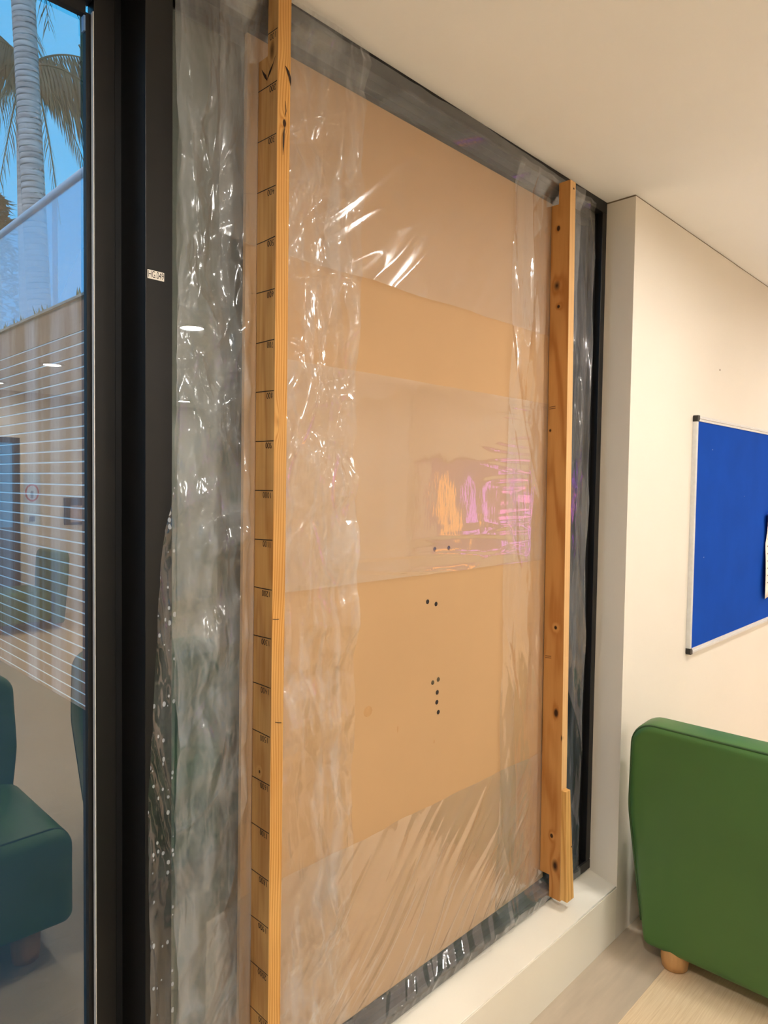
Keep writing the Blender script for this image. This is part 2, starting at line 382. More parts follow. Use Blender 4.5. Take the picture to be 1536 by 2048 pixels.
# ------------------------------------------------------------------ boarded window (window_1)
win = empty('window_1', (0.6, 0.08, 0.22), 'tall black aluminium window frame behind the board and film', kind='structure')
HB = H                                           # head
box('frame_head', -0.25, XR, YF, 0.16, HB - 0.040, HB, M['frame'], win, bevel=0.0015)
box('frame_head_step', -0.198, XR - 0.034, YF + 0.022, 0.155, HB - 0.064, HB - 0.040, M['frame'], win, bevel=0.0015)
box('glazing_bead', -0.198, XR - 0.05, YF + 0.040, 0.10, HB - 0.084, HB - 0.064, M['seal'], win, bevel=0.0015)
fr_ = MB().prism([(YF, 0.2157), (YF, 0.246), (YF + 0.004, 0.250), (0.16, 0.250), (0.16, 0.2157)], 'x', -0.25, XR)
obj('frame_sill', fr_, M['frame'], win)
box('frame_sill_step', -0.198, XR - 0.034, YF + 0.022, 0.155, 0.250, 0.268, M['frame'], win, bevel=0.0015)
box('glazing_bead', -0.198, XR - 0.05, YF + 0.045, 0.10, 0.268, 0.284, M['seal'], win, bevel=0.0015)
box('frame_jamb', XR - 0.030, XR, YF, 0.16, 0.250, HB - 0.040, M['frame'], win, bevel=0.0015)
box('frame_jamb_step', XR - 0.052, XR - 0.030, YF + 0.022, 0.155, 0.268, HB - 0.064, M['frame'], win, bevel=0.0015)
box('glazing_bead', XR - 0.068, XR - 0.052, YF + 0.040, 0.10, 0.284, HB - 0.084, M['seal'], win, bevel=0.0015)
box('mullion', -0.250, -0.198, YF, 0.17, 0.02, HB - 0.040, M['frame'], win, bevel=0.0012)
box('glass_pane', -0.198, XR - 0.052, 0.103, 0.109, 0.268, HB - 0.064, M['wglass'], win)

# ------------------------------------------------------------------ glazed door (door_1) left of the mullion
dr = empty('door_1', (-0.9, 0.13, 0.02), 'black framed glazed door beside the boarded window', kind='structure')
DY = 0.115
box('stile', -0.310, -0.272, DY, 0.1425, 0.02, H - 0.09, M['frame'], dr, bevel=0.0015)
box('stile_rebate', -0.3185, -0.310, DY + 0.014, 0.1425, 0.10, 2.402, M['seal'], dr, bevel=0.001)
box('stile_edge_strip', -0.3115, -0.310, DY + 0.0005, DY + 0.009, 0.10, 2.40, M['alu'], dr)
box('interlock', -0.272, -0.250, 0.140, 0.165, 0.02, H, M['seal'], dr)
box('head_rail', -1.64, -0.310, DY, 0.1425, 2.420, H - 0.04, M['frame'], dr, bevel=0.0015)
box('head_rail_step', -1.60, -0.3185, DY + 0.014, 0.1425, 2.398, 2.420, M['seal'], dr)
box('door_head', -1.70, -0.250, YF, 0.17, H - 0.09, H, M['frame'], dr, bevel=0.0015)
box('bottom_rail', -1.64, -0.310, DY, 0.165, 0.02, 0.11, M['frame'], dr, bevel=0.0015)
box('stile', -1.70, -1.62, DY, 0.165, 0.02, H - 0.09, M['frame'], dr, bevel=0.0015)
box('door_pane', -1.62, -0.316, 0.141, 0.1415, 0.11, 2.42, M['glass'], dr)
box('spacer_tab', -0.3215, -0.3185, 0.130, 0.140, 2.370, 2.396, plain('blue_tab', srgb(120, 160, 215), 0.5, 0.02), dr)

# label plate HG.049 on the mullion
lp = empty('number_plate', (-0.2305, YF - 0.0006, 1.949), 'small white plate reading HG.049 on the black mullion', 'label')
box('plate', -0.2465, -0.2150, YF - 0.0014, YF - 0.0002, 1.9415, 1.9568, M['label'], lp, bevel=0.0003)
tb = text_mb('HG.049', 0.0172, 0.55, 0.0)
tb.v = [(-0.2307 + x, YF - 0.0017, 1.9490 + y) for x, y, z in tb.v]
obj('lettering', tb, M['ink'], lp)

# =================================================================== BOARD
zb0, zb1 = 0.272, 2.476
bd = empty('fibreboard_sheet', (0.575, 0.072, zb0), 'large tan fibreboard sheet closing the window, under plastic film', 'board')
mb = MB()
bx0, bx1 = -0.025, 1.176
mb.add([(bx0, .068+lean(zb0), zb0), (bx1, .068+lean(zb0), zb0), (bx1, .077+lean(zb0), zb0), (bx0, .077+lean(zb0), zb0),
        (bx0, .068+lean(zb1), zb1), (bx1, .068+lean(zb1), zb1), (bx1, .077+lean(zb1), zb1), (bx0, .077+lean(zb1), zb1)],
       [(0,3,2,1),(4,5,6,7),(0,1,5,4),(1,2,6,5),(2,3,7,6),(3,0,4,7)])
obj('panel', mb, M['board'], bd)
def disc_on_board(x, z, r, name, mat, proud=0.0008, sq=1.0):
    m = MB(); y = .068 + lean(z); n = 10
    vs = [(x, y - proud, z)] + [(x + r*sq*math.cos(2*math.pi*k/n), y - proud, z + r*math.sin(2*math.pi*k/n)) for k in range(n)]
    vs += [(x + 1.25*r*sq*math.cos(2*math.pi*k/n), y - 0.0001, z + 1.25*r*math.sin(2*math.pi*k/n)) for k in range(n)]
    m.add(vs, [(0, 1+k, 1+(k+1) % n) for k in range(n)] + [(1+k, 1+n+k, 1+n+(k+1) % n, 1+(k+1) % n) for k in range(n)])
    return obj(name, m, mat, bd)
for hx, hz in [(.581,1.412),(.640,1.412),(.556,1.273),(.591,1.263),(.604,1.019),(.603,.992),(.610,.963)]:
    disc_on_board(hx, hz, 0.0052, 'screw_hole', M['hole'])
for hx, hz in [(.584,1.050),(.607,1.054)]:
    disc_on_board(hx, hz, 0.0052, 'screw_head', M['screw'], 0.0015)
disc_on_board(.595, .885, 0.0045, 'scratch', M['stain'], 0.0002, 0.5)
disc_on_board(.341, 1.026, 0.011, 'stain', M['stain'], 0.0002, 1.1)
disc_on_board(.449, .955, 0.007, 'scratch', M['stain'], 0.0002, 0.3)

# =================================================================== LEFT POST WITH MEASUREMENT MARKS
PB = (0.016, 0.035, 0.2157)
def rel(p, base): return tuple(a - b for a, b in zip(p, base))
kn = [(*rel((0.0, 0.020, 2.432), PB), .012, .0085, .019, .34), (*rel((.0175, 0, 2.292), PB), .0042, .006, .008, 1.4),
      (*rel((.010, 0, 1.705), PB), .0035, .006, .016, .35), (*rel((0, .045, .985), PB), .006, .003, .004, 1.0)]
M['post'] = wood('post_pine', srgb(228, 178, 106), srgb(186, 124, 54), center=(0.30, 0.0), ringfreq=165, warp=0.75, knots=kn, streak=0.55, tint=srgb(176, 138, 92), side=(-0.0148, srgb(166, 140, 104), 0.6))  # side: the left face's shaded tone is put into the colour
post = empty('measuring_post', PB, 'upright pine post with handwritten measurement marks, wedged over the film', 'post')
def post_body():
    m = MB(); W = 0.0318
    zs = [0.2185, 0.290] + list(np.linspace(0.40, 2.25, 18)) + [2.4265]
    rings = []
    zt = 2.552
    def ring(z, dfar, bend=0.0): 
        l = lean(z); b = 0.0006*math.sin(z*5.1)
        return [(0 + b, l, z), (W + b*0.7, l, z), (W + b*0.7, l + dfar, z), (0 + b, l + dfar, z)]
    seq = [(0.2185, .030), (0.288, .030), (0.288, .064)] + [(z, .064) for z in np.linspace(0.40, 2.30, 20)] + [(2.4265, .064), (2.4265, .034), (2.50, .034), (zt, .034)]
    for z, d in seq: rings.append(ring(z, d))
    vs = [p for r in rings for p in r]
    fs = [(0, 3, 2, 1), tuple(4*(len(rings)-1) + k for k in range(4))]
    for i in range(len(rings)-1):
        for k in range(4): fs.append((4*i + k, 4*i + (k+1) % 4, 4*i + 4 + (k+1) % 4, 4*i + 4 + k))
    m.add(vs, fs); return m
obj('body', post_body(), M['post'], post, bevel=0.0012, bseg=2)
def pocket(pts, widths, nrm):
    m = MB(); nrm = Vector(nrm); vs = []; n = len(pts); pts = [Vector(p) for p in pts]
    for i, p in enumerate(pts):
        t = (pts[min(i+1, n-1)] - pts[max(i-1, 0)]).normalized(); q = nrm.cross(t).normalized()*widths[i]*.5
        vs += [p - q + nrm*.0004, p + q + nrm*.0004]
    m.add(vs, [(2*i, 2*i+1, 2*i+3, 2*i+2) for i in range(n-1)])
    return obj('bark_pocket', m, M['bark'], post)
M['bark'] = plain('resin_bark', srgb(44, 24, 16), 0.45, 0.3, 120.0)
lz = lean(2.39)
pocket([(-.0008, lz + .0515, 2.407), (-.0008, lz + .046, 2.398), (-.0008, lz + .039, 2.389), (-.0008, lz + .033, 2.379)], [.0008, .004, .0065, .001], (-1, 0, 0))
pocket([(-.0008, lz + .006, 2.416), (-.0008, lz + .014, 2.404), (-.0008, lz + .024, 2.393), (-.0008, lz + .034, 2.380)], [.0008, .0022, .006, .001], (-1, 0, 0))
pocket([(.0175, lz - .0008, 2.402), (.024, lz - .0008, 2.394), (.029, lz - .0008, 2.383), (.0310, lz - .0008, 2.369)], [.001, .006, .006, .001], (0, -1, 0))
pocket([(.0185, lz - .0008, 2.335), (.020, lz - .0008, 2.316), (.0175, lz - .0008, 2.303)], [.0006, .002, .001], (0, -1, 0))
pocket([(.0165, lz - .0008, 2.284), (.0150, lz - .0008, 2.270), (.0143, lz - .0008, 2.250), (.0135, lz - .0008, 2.229)], [.001, .0042, .0036, .0006], (0, -1, 0))
STROKES = {
 '0': [[(.5+.38*math.cos(t), .5+.48*math.sin(t)) for t in np.linspace(1.4, 1.4+6.5, 14)]],
 '1': [[(.42, 1.0), (.5, .5), (.52, 0.0)]],
 '2': [[(.12, .78), (.3, 1.0), (.65, .98), (.8, .72), (.5, .35), (.1, .02), (.5, .08), (.92, .02)]],
 '3': [[(.15, .9), (.5, 1.0), (.8, .78), (.45, .52), (.85, .3), (.55, 0.0), (.12, .1)]],
 '4': [[(.55, 1.0), (.1, .4), (.9, .42)], [(.62, .7), (.6, 0.0)]],
 '5': [[(.85, 1.0), (.3, .98), (.22, .58), (.6, .62), (.82, .32), (.5, 0.0), (.12, .08)]],
 '6': [[(.75, 1.0), (.3, .65), (.18, .25), (.5, 0.0), (.82, .25), (.55, .48), (.22, .3)]],
 '7': [[(.1, .95), (.88, .98), (.5, .45), (.38, 0.0)]],
 '8': [[(.75, .85), (.45, 1.0), (.22, .78), (.5, .52), (.82, .25), (.5, 0.0), (.18, .25), (.5, .52), (.78, .78), (.75, .85)]],
 '9': [[(.8, .75), (.5, 1.0), (.2, .75), (.45, .5), (.8, .72), (.75, .3), (.5, 0.0)]],
}
for k in range(1, 22):
    mm = k*100; z = H - mm/1000; l = lean(z); xf = 0.0006*math.sin(z*5.1) - 0.0004
    far = 0.0335 if z > 2.4265 else 0.0635
    j = random.uniform(-0.001, 0.001)
    m = MB().ribbon([(xf, l + 0.0015, z + j), (xf, l + far*0.5, z + random.uniform(-.0004, .0004)), (xf, l + far, z - j)], (-1, 0, 0), 0.0019)
    obj('mark_line', m, M['ink'], post)
    m = MB(); s = str(mm); cw = 0.0084 + random.uniform(-.0006, .0006); ch = 0.0112; y0 = l + 0.0055 + random.uniform(-.001, .0015); slope = random.uniform(-0.08, 0.05)
    for i, c in enumerate(s):
        for st in STROKES[c]:
            pts = []
            for (u, v) in st:
                yy = y0 + (i + u*0.92)*cw*(0.86 if c != '1' else 0.8); zz = z - 0.0040 - v*ch - slope*(yy - y0)
                pts.append((xf, yy, zz))
            m.ribbon(pts, (-1, 0, 0), 0.0016, 0.00005)
    obj('written_number', m, M['ink'], post)
for (x0, x1, z0, z1) in [(.001, .017, 1.309, 1.307), (.010, .026, 1.096, 1.091)]:
    l = lean(z0)
    obj('tick_mark', MB().ribbon([(x0, l - .0006, z0), ((x0+x1)/2, l - .0006, (z0+z1)/2 - .0006), (x1, l - .0006, z1)], (0, -1, 0), 0.0012), M['ink'], post)

# =================================================================== RIGHT STUD + OFFCUT
SB = (1.16, 0.04, 0.232)
def stX(z): return 1.109 + (2.51 - z)*(1.151 - 1.109)/(2.51 - 0.272)
def stY(z): return 0.0655 + (2.51 - z)*0.0046
kn2 = [(*rel((1.111, .040, 2.392), SB), .008, .006, .009, 1.1), (*rel((1.116, .043, 2.216), SB), .008, .012, .016, .45), (*rel((1.117, .036, 2.150), SB), .006, .006, .006, .8),
       (*rel((1.123, .060, 1.763), SB), .006, .004, .005, .9), (*rel((1.137, .030, 1.130), SB), .006, .006, .007, .9), (*rel((1.143, .024, .852), SB), .008, .009, .016, .9),
       (*rel((1.146, .003, .775), SB), .006, .003, .014, 1.2), (*rel((1.149, .034, .440), SB), .008, .006, .008, 1.0), (*rel((1.150, .020, .345), SB), .008, .012, .022, .55)]
M['stud'] = wood('stud_timber', srgb(205, 150, 88), srgb(168, 108, 52), center=(0.16, 0.02), ringfreq=70, warp=1.3, knots=kn2, streak=0.45, slow=0.8, knotpull=0.010, sap=(-0.0385, srgb(240, 202, 146)))
stud = empty('timber_stud', SB, 'knotty brown timber stud at the right edge of the board', 'post')
def stud_body():
    m = MB(); W = 0.032; rings = []
    def ring(z, d):
        x = stX(z); f = stY(z) if d is None else d
        return [(x, 0.0, z), (x + W, 0.0, z), (x + W + .004, f, z), (x + .001, f, z)]
    seq = [(0.232, .041), (0.306, .041), (0.306, None)] + [(z, None) for z in np.linspace(0.40, 2.40, 16)] + [(2.466, None), (2.466, .040), (2.530, .040)]
    for z, d in seq: rings.append(ring(z, d))
    vs = [p for r in rings for p in r]; fs = [(0, 3, 2, 1), tuple(4*(len(rings)-1) + k for k in range(4))]
    for i in range(len(rings)-1):
        for k in range(4): fs.append((4*i + k, 4*i + (k+1) % 4, 4*i + 4 + (k+1) % 4, 4*i + 4 + k))
    return m.add(vs, fs)
obj('body', stud_body(), M['stud'], stud, bevel=0.001)
def dot(name, x, y, z, nrm, r, mat, parent):
    nrm = Vector(nrm).normalized(); a = nrm.cross(Vector((0, 0, 1))).normalized(); b = nrm.cross(a)
    c = Vector((x, y, z)) + nrm*0.0006; n = 10
    return obj(name, MB().add([c] + [c + (a*math.cos(2*math.pi*k/n) + b*math.sin(2*math.pi*k/n))*r for k in range(n)], [(0, 1+k, 1+(k+1) % n) for k in range(n)]), mat, parent)
dot('nail_hole', stX(2.51) + .020, 0, 2.508, (0, -1, 0), .0032, M['hole'], stud)
for (yy, zz) in [(.052, 1.838), (.052, 1.832), (.055, 1.033), (.055, 1.027)]:
    x = stX(zz) + .0002
    obj('stamp_mark', MB().ribbon([(x, yy - .011, zz + .001), (x, yy + .011, zz - .001)], (-1, 0, 0), 0.0022, 0.0006), plain('stamp_ink', srgb(110, 70, 36), 0.7), stud)
OB = (1.165, -0.013, 0.232)
M['off'] = wood('offcut_pine', srgb(228, 182, 112), srgb(190, 136, 70), center=(0.05, 0.05), ringfreq=90, warp=0.5, streak=0.3)
off = empty('offcut_wedge', OB, 'short tapered pine wedge nailed to the foot of the stud', 'wedge')
m = MB()
m.add([(1.152, -.0005, .240), (1.196, -.0005, .240), (1.199, -.024, .236), (1.156, -.024, .236), (1.143, -.0005, .604), (1.171, -.0005, .604), (1.169, -.018, .604), (1.141, -.018, .604)],
      [(0,1,2,3), (4,7,6,5), (0,4,5,1), (1,5,6,2), (2,6,7,3), (3,7,4,0)])
obj('body', m, M['off'], off, bevel=0.001)
for zz in (.415, .262): dot('nail_hole', 1.176, -.0225, zz, (0, -1, 0), .003, M['hole'], off)

# =================================================================== PLASTIC FILM (500 mm strips)
def base_y(x, z):
    t = np.maximum.reduce([np.clip((z - 2.474)/(2.528 - 2.474), 0, 1), np.clip((0.286 - z)/(0.286 - 0.250), 0, 1),
                           np.clip((-0.025 - x)/0.173, 0, 1), np.clip((x - 1.176)/(1.404 - 1.176), 0, 1)])
    yb = 0.0662 + lean(z)
    return yb + (0.0425 - yb)*t
def calm(x, z):
    """0 where the post and the stud press the film flat"""
    a = sst(0.020, 0.055, np.abs(x - 0.016)); b = sst(0.022, 0.06, np.abs(x - (1.128 + (2.51 - z)*0.0188)))
    return a*b
def film(name, x0, x1, z0, z1, yoff, step, wr, mat, label, jag=0.0, seed=0, edge=None):
    nx = max(2, int((x1 - x0)/step)); nz = max(2, int((z1 - z0)/step))
    U, V = np.meshgrid(np.linspace(0, 1, nx + 1), np.linspace(0, 1, nz + 1))
    X = x0 + U*(x1 - x0); Z = z0 + V*(z1 - z0)
    if jag:
        X = X + jag*pn(Z*6, U*0 + seed, seed)*(1 if x1 - x0 < z1 - z0 else 0)*np.abs(2*U - 1)
        Z = Z + jag*pn(X*6, V*0 + seed, seed + 3)*(0 if x1 - x0 < z1 - z0 else 1)*np.abs(2*V - 1)
    if edge is not None:
        xe = np.interp(Z, edge[0], edge[1]); X = xe + U*(x1 - xe)
    W = np.clip(wr(X, Z), 0, 1)
    Y = base_y(X, Z) - yoff - W*calm(X, Z)
    vs = np.stack([X, Y, Z], -1).reshape(-1, 3)
    i = np.arange(nz)[:, None]*(nx + 1) + np.arange(nx)[None]
    fs = np.stack([i, i + 1, i + nx + 2, i + nx + 1], -1).reshape(-1, 4)
    me = bpy.data.meshes.new(name); c = vs.mean(0); c[2] = z0
    me.from_pydata((vs - c).tolist(), [], fs.tolist())
    me.polygons.foreach_set('use_smooth', [True]*len(me.polygons)); me.materials.append(mat); me.update()
    o = bpy.data.objects.new(name, me); col.objects.link(o); o.location = c
    return set_props(o, label, 'plastic film', 'plastic film strips over the window')

def crumple(x, z, n, slope, f0, f1, spread, seed, bias=0.0):
    r = random.Random(seed); s_ = 0
    for i in range(n):
        a = r.gauss(bias, spread); f = r.uniform(f0, f1); ph = r.uniform(0, 9)
        t = (x*math.cos(a) + z*math.sin(a))*f + ph + 0.55*pn(x*2.5 + i, z*2.0, seed + i)
        tri = np.abs(t - np.floor(t) - 0.5)*2
        m_ = np.clip(pn(x*4 + i*3, z*2.5, seed + 50 + i)*1.6 + .45, 0, 1)
        s_ = s_ + m_*tri*slope/(2*f)
    return s_
def w_strip(x, z):      # crumpled vertical strip
    wx = x + 0.02*pn(x*3, z*1.6, 5); wz = z + 0.05*pn(x*5, z*2, 6)
    a = 0.008*np.clip(pn(wx*7, wz*1.8, 1) + .25, 0, 1) + 0.004*ridge(wx*9, wz*3.0, 2, 5) + 0.003*ridge(wx*12 + wz*4, wz*3.5, 3, 6)
    a += crumple(x, z, 7, 0.15, 4, 13, 0.55, 301) + 0.0006*pn(wx*85, wz*36, 7) + 0.0007*pn(wx*38, wz*14, 9) + 0.003*ridge(wx*7 - wz*4, wz*4, 18, 12)
    return a + 0.001
def w_right(x, z):
    wx = x + 0.015*pn(x*3, z*2, 15)
    a = 0.005*np.clip(pn(wx*6, z*1.3, 11) + .1, 0, 1) + 0.004*ridge(wx*8 + z*1.6, z*1.8, 12, 6)
    a += crumple(x, z, 5, 0.08, 4, 12, 0.35, 411) + 0.0007*pn(wx*60, z*14, 14)
    return a + 0.001
def w_top(x, z):
    p = x*0.80 + z*0.60; q = -x*0.60 + z*0.80; q = q + 0.05*pn(p*1.5, q*1.5, 24)
    a = 0.007*np.clip(pn(p*1.1, q*3.2, 21) + .3, 0, 1) + 0.0045*ridge(p*0.9, q*5.5, 22, 4) + 0.0022*ridge(p*1.6, q*11, 25, 5)
    return a + 0.002
def w_mid(x, z):
    e = sst(0.70, 0.95, x); b = sst(1.50, 1.36, z)
    a = 0.0035*np.clip(pn(x*2.1, z*1.3, 31) + .3, 0, 1) + 0.0016*e*ridge(x*2, z*26, 32, 3) + 0.003*b*ridge(x*1.6, (z + .08*x)*24, 33, 4) + 0.0003*pn(x*14, z*14, 34)
    left = sst(0.32, 0.2, x)
    return a*(1 - 0.5*left) + 0.0015 + left*0.004*ridge(x*10, z*6, 35, 3)
def w_bot(x, z):
    p = (x*0.70 + z*0.71); q = (x*0.71 - z*0.70); q = q + 0.02*pn(p*3, q*3, 45)
    k = sst(0.78, 0.45, z)
    a = 0.010*np.clip(pn(p*1.8, q*4, 41) + .2, 0, 1) + 0.006*(.35 + .65*k)*ridge(p*1.3, q*11, 42, 4) + 0.003*ridge(p*1.6, q*22, 43, 3)*k + 0.0004*pn(p*20, q*30, 44)
    return a + 0.002
def w_flap(x, z):
    return 0.008*np.clip(pn(x*16, z*2.5, 51) + .2, 0, 1) + 0.005*ridge(x*20 + z*4, z*3, 52, 4) + 0.001*pn(x*70, z*30, 53) + 0.0015

fm_strip = film_mat('film_crumpled', milk=0.05, milkvar=0.24, rough=0.13, refl=0.042, stretch=(26, 26, 3.0), bump=0.25, thr=0.46)
fm_thin = film_mat('film_thin', milk=0.045, milkvar=0.17, rough=0.13, refl=0.04, stretch=(20, 20, 2.2), bump=0.2, thr=0.50)
fm_right = film_mat('film_side', milk=0.03, milkvar=0.11, rough=0.09, refl=0.09, stretch=(20, 20, 2.0), bump=0.15)
fm_top = film_mat('film_top', milk=0.11, milkvar=0.03, rough=0.11, refl=0.06, stretch=(4, 4, 3), bump=0.04)
fm_mid = film_mat('film_mid', milk=0.09, milkvar=0.03, rough=0.05, refl=0.095, stretch=(3, 3, 5), bump=0.02)
fm_bot = film_mat('film_bottom', milk=0.095, milkvar=0.05, rough=0.06, refl=0.10, stretch=(3, 16, 16), bump=0.04, rot=math.radians(45))
fm_flap = film_mat('film_flap', milk=0.02, milkvar=0.10, rough=0.10, refl=0.08, stretch=(24, 24, 4), spots=0.45, bump=0.3)

film('plastic_film', -0.2015, 0.272, 0.222, 2.556, 0.0004, 0.0035, w_strip, fm_strip, 'crumpled upright strip of plastic film running under the marked post', jag=0.006, seed=1)
film('plastic_film', -0.199, -0.005, 0.225, 2.545, 0.0075, 0.0045, lambda x, z: 0.6*w_strip(x*1.3 + 4, z*0.9 + 2), fm_thin, 'second layer of hazy film between black mullion and marked post', jag=0.004, seed=2)
film('plastic_film', 0.895, 1.350, 0.224, 2.540, 0.0004, 0.005, w_right, fm_right, 'upright strip of clear film running under the knotty stud', jag=0.005, seed=3)
film('plastic_film', -0.10, 1.26, 2.062, 2.553, 0.0022, 0.006, w_top, fm_top, 'smooth top band of clear film covering the window head', jag=0.003, seed=4)
film('plastic_film', 0.06, 1.13, 1.348, 1.847, 0.0022, 0.005, w_mid, fm_mid, 'taut middle band of clear film with a coloured reflection', jag=0.002, seed=5)
film('plastic_film', -0.12, 1.16, 0.223, 0.716, 0.0022, 0.005, w_bot, fm_bot, 'bottom band of film with slanting creases above the sill', jag=0.004, seed=6)
fz = [.30, .586, .726, .914, 1.006, 1.097, 1.188, 1.333, 1.414, 1.495, 1.531, 1.573]
fx = [-.244, -.245, -.246, -.249, -.248, -.244, -.239, -.232, -.226, -.217, -.207, -.1995]
film('plastic_film', -.25, -0.196, 0.30, 1.573, 0.0012, 0.004, w_flap, fm_flap, 'loose spotted film flap overlapping the black mullion', edge=(fz, fx), seed=7)

# =================================================================== PINBOARD + PAPER
pbx0, pbx1, pz0, pz1 = 1.990, 3.215, 0.918, 1.873
pb = empty('pinboard', ((pbx0+pbx1)/2, YW, pz0), 'blue felt pinboard with aluminium frame on the cream wall', 'pinboard')
box('felt_panel', pbx0 + .012, pbx1 - .012, YW - .012, YW - .001, pz0 + .012, pz1 - .012, M['felt'], pb)
rw = 0.021
def rail(name, a, b, horiz):
    # D-profile aluminium extrusion
    prof = [(0, -.0005), (0, -.016), (.004, -.0185), (rw*.55, -.0185), (rw*.62, -.0165), (rw, -.0155), (rw, -.0005)]
    m = MB()
    return prof
pr_ = [(0, YW - .0005), (0, YW - .016), (.003, YW - .0185), (rw*.5, YW - .0185), (rw*.58, YW - .0155), (rw, YW - .0150), (rw, YW - .0005)]
obj('frame_rail', MB().prism([(pbx0 + a, b) for a, b in pr_], 'z', pz0 + .016, pz1 - .016), M['alu'], pb)
obj('frame_rail', MB().prism([(pbx1 - a, b) for a, b in pr_], 'z', pz0 + .016, pz1 - .016), M['alu'], pb)
obj('frame_rail', MB().prism([(b, pz1 - a) for a, b in pr_], 'x', pbx0 + .016, pbx1 - .016), M['alu'], pb)
obj('frame_rail', MB().prism([(b, pz0 + a) for a, b in pr_], 'x', pbx0 + .016, pbx1 - .016), M['alu'], pb)
for (cx, sx_) in ((pbx0, 1), (pbx1, -1)):
    for (cz, sz_) in ((pz0, 1), (pz1, -1)):
        pts = [(-.0015, -.0015), (.023, -.0015), (.023, .0), (.023, .021), (.021, .023), (0, .023), (-.0015, .022)]
        arc = [(.006 - .0075*math.cos(t), .006 - .0075*math.sin(t)) for t in np.linspace(0, math.pi/2, 6)]
        poly = arc + [(.024, -.0015), (.024, .014), (.014, .024), (-.0015, .024)]
        obj('corner_cap', MB().prism([(cx + sx_*a, cz + sz_*b) for a, b in poly], 'y', YW - .0195, YW - .0003), M['cap'], pb, bevel=.001)
for (fx_, fz_) in [(2.18, 1.745), (2.60, 1.55), (2.12, 1.30)]:
    obj('lint_fleck', MB().ribbon([(fx_, YW - .0123, fz_), (fx_ + .003, YW - .0123, fz_ + .002)], (0, -1, 0), .002), M['paper'], pb)
pp = empty('paper_notice', (3.04, YW - .015, 1.05), 'white printed paper notice pinned to the blue board', 'paper')
nx, nz = 10, 14; m = MB(); vs = []
for j in range(nz + 1):
    for i in range(nx + 1):
        u, v = i/nx, j/nz; x = 2.905 + u*.297; z = 1.045 + v*.425
        y = YW - .0135 - .014*(1 - u)**2*(0.35 + 0.65*abs(math.sin(v*5.0))) - 0.010*(1 - u)**3*(1 - v)**3 - 0.001
        vs.append((x - 0.012*(1-u)**4*math.sin(v*6), y, z))
m.add(vs, [(j*(nx+1)+i, j*(nx+1)+i+1, (j+1)*(nx+1)+i+1, (j+1)*(nx+1)+i) for j in range(nz) for i in range(nx)])
sheet = obj('sheet', m, M['paper'], pp, smooth=True); sm = sheet.modifiers.new('solid', 'SOLIDIFY'); sm.thickness = 0.0003
for k in range(9):
    z = 1.41 - k*.036
    v = (z - 1.045)/.425
    pts = []
    for u in np.linspace(0.10, 0.85 - 0.2*(k % 3 == 2), 6):
        y = YW - .0135 - .014*(1 - u)**2*(0.35 + 0.65*abs(math.sin(v*5.0))) - 0.010*(1 - u)**3*(1 - v)**3 - 0.001
        pts.append((2.905 + u*.297 - 0.012*(1-u)**4*math.sin(v*6), y - .0012, z))
    obj('print_line', MB().ribbon(pts, (0, -1, 0), .006 if k else .014), M['print'], pp)
obj('push_pin', MB().tube([(3.05, YW - .012, 1.455), (3.05, YW - .024, 1.455)], [.005, .004], 10), M['cap'], pp)

# =================================================================== LOUNGE CHAIRS
def slab(outline, T, r, bulge, c, depth_axis='x'):
    """cushion-like slab: outline = list of (a,b) about centre c=(ca,cb); returns MB with depth along x"""
    m = MB(); n = len(outline); ca, cb = c; rings = []
    half = T/2
    def rg(scale_in, d, s=1.0):
        pts = []
        for a, b in outline:
            dx, dz = a - ca, b - cb; ln = math.hypot(dx, dz); k = max(0.0, (ln - scale_in)/ln)*s
            pts.append((d, ca + dx*k, cb + dz*k))
        return pts
    for s in (0.02, 0.25, 0.5, 0.75, 0.92): rings.append(rg(r, -half - bulge*(1 - s*s), s))
    for t in np.linspace(0, math.pi, 13): rings.append(rg(r*(1 - math.sin(t)), -(half - r) * (1 if t < math.pi/2 else -1) - r*math.cos(t)))
    for s in (0.92, 0.75, 0.5, 0.25, 0.02): rings.append(rg(r, half + bulge*(1 - s*s), s))
    vs = [p for q in rings for p in q]
    fs = [(i*n + k, i*n + (k+1) % n, (i+1)*n + (k+1) % n, (i+1)*n + k) for i in range(len(rings)-1) for k in range(n)]
    fs += [tuple(range(n)), tuple((len(rings)-1)*n + k for k in range(n))]
    return m.add(vs, fs)
def rounded_outline(pts, rad, seg=8):
    out = []; n = len(pts)
    for i in range(n):
        p = Vector(pts[i]); a = Vector(pts[i-1]); b = Vector(pts[(i+1) % n]); R = rad[i]
        d1 = (a - p).normalized(); d2 = (b - p).normalized(); ang = d1.angle(d2); t = R/math.tan(ang/2)
        p1 = p + d1*t; p2 = p + d2*t; cen = p + (d1 + d2).normalized()*(R/math.sin(ang/2))
        a1 = math.atan2(p1.y - cen.y, p1.x - cen.x); a2 = math.atan2(p2.y - cen.y, p2.x - cen.x)
        da = (a2 - a1 + math.pi) % (2*math.pi) - math.pi
        out += [(cen.x + R*math.cos(a1 + da*k/seg), cen.y + R*math.sin(a1 + da*k/seg)) for k in range(seg + 1)]
    # densify long edges
    res = []
    for i in range(len(out)):
        p = out[i]; q = out[(i+1) % len(out)]; d = math.hypot(q[0]-p[0], q[1]-p[1]); k = max(1, int(d/0.06))
        res += [(p[0] + (q[0]-p[0])*j/k, p[1] + (q[1]-p[1])*j/k) for j in range(k)]
    return res
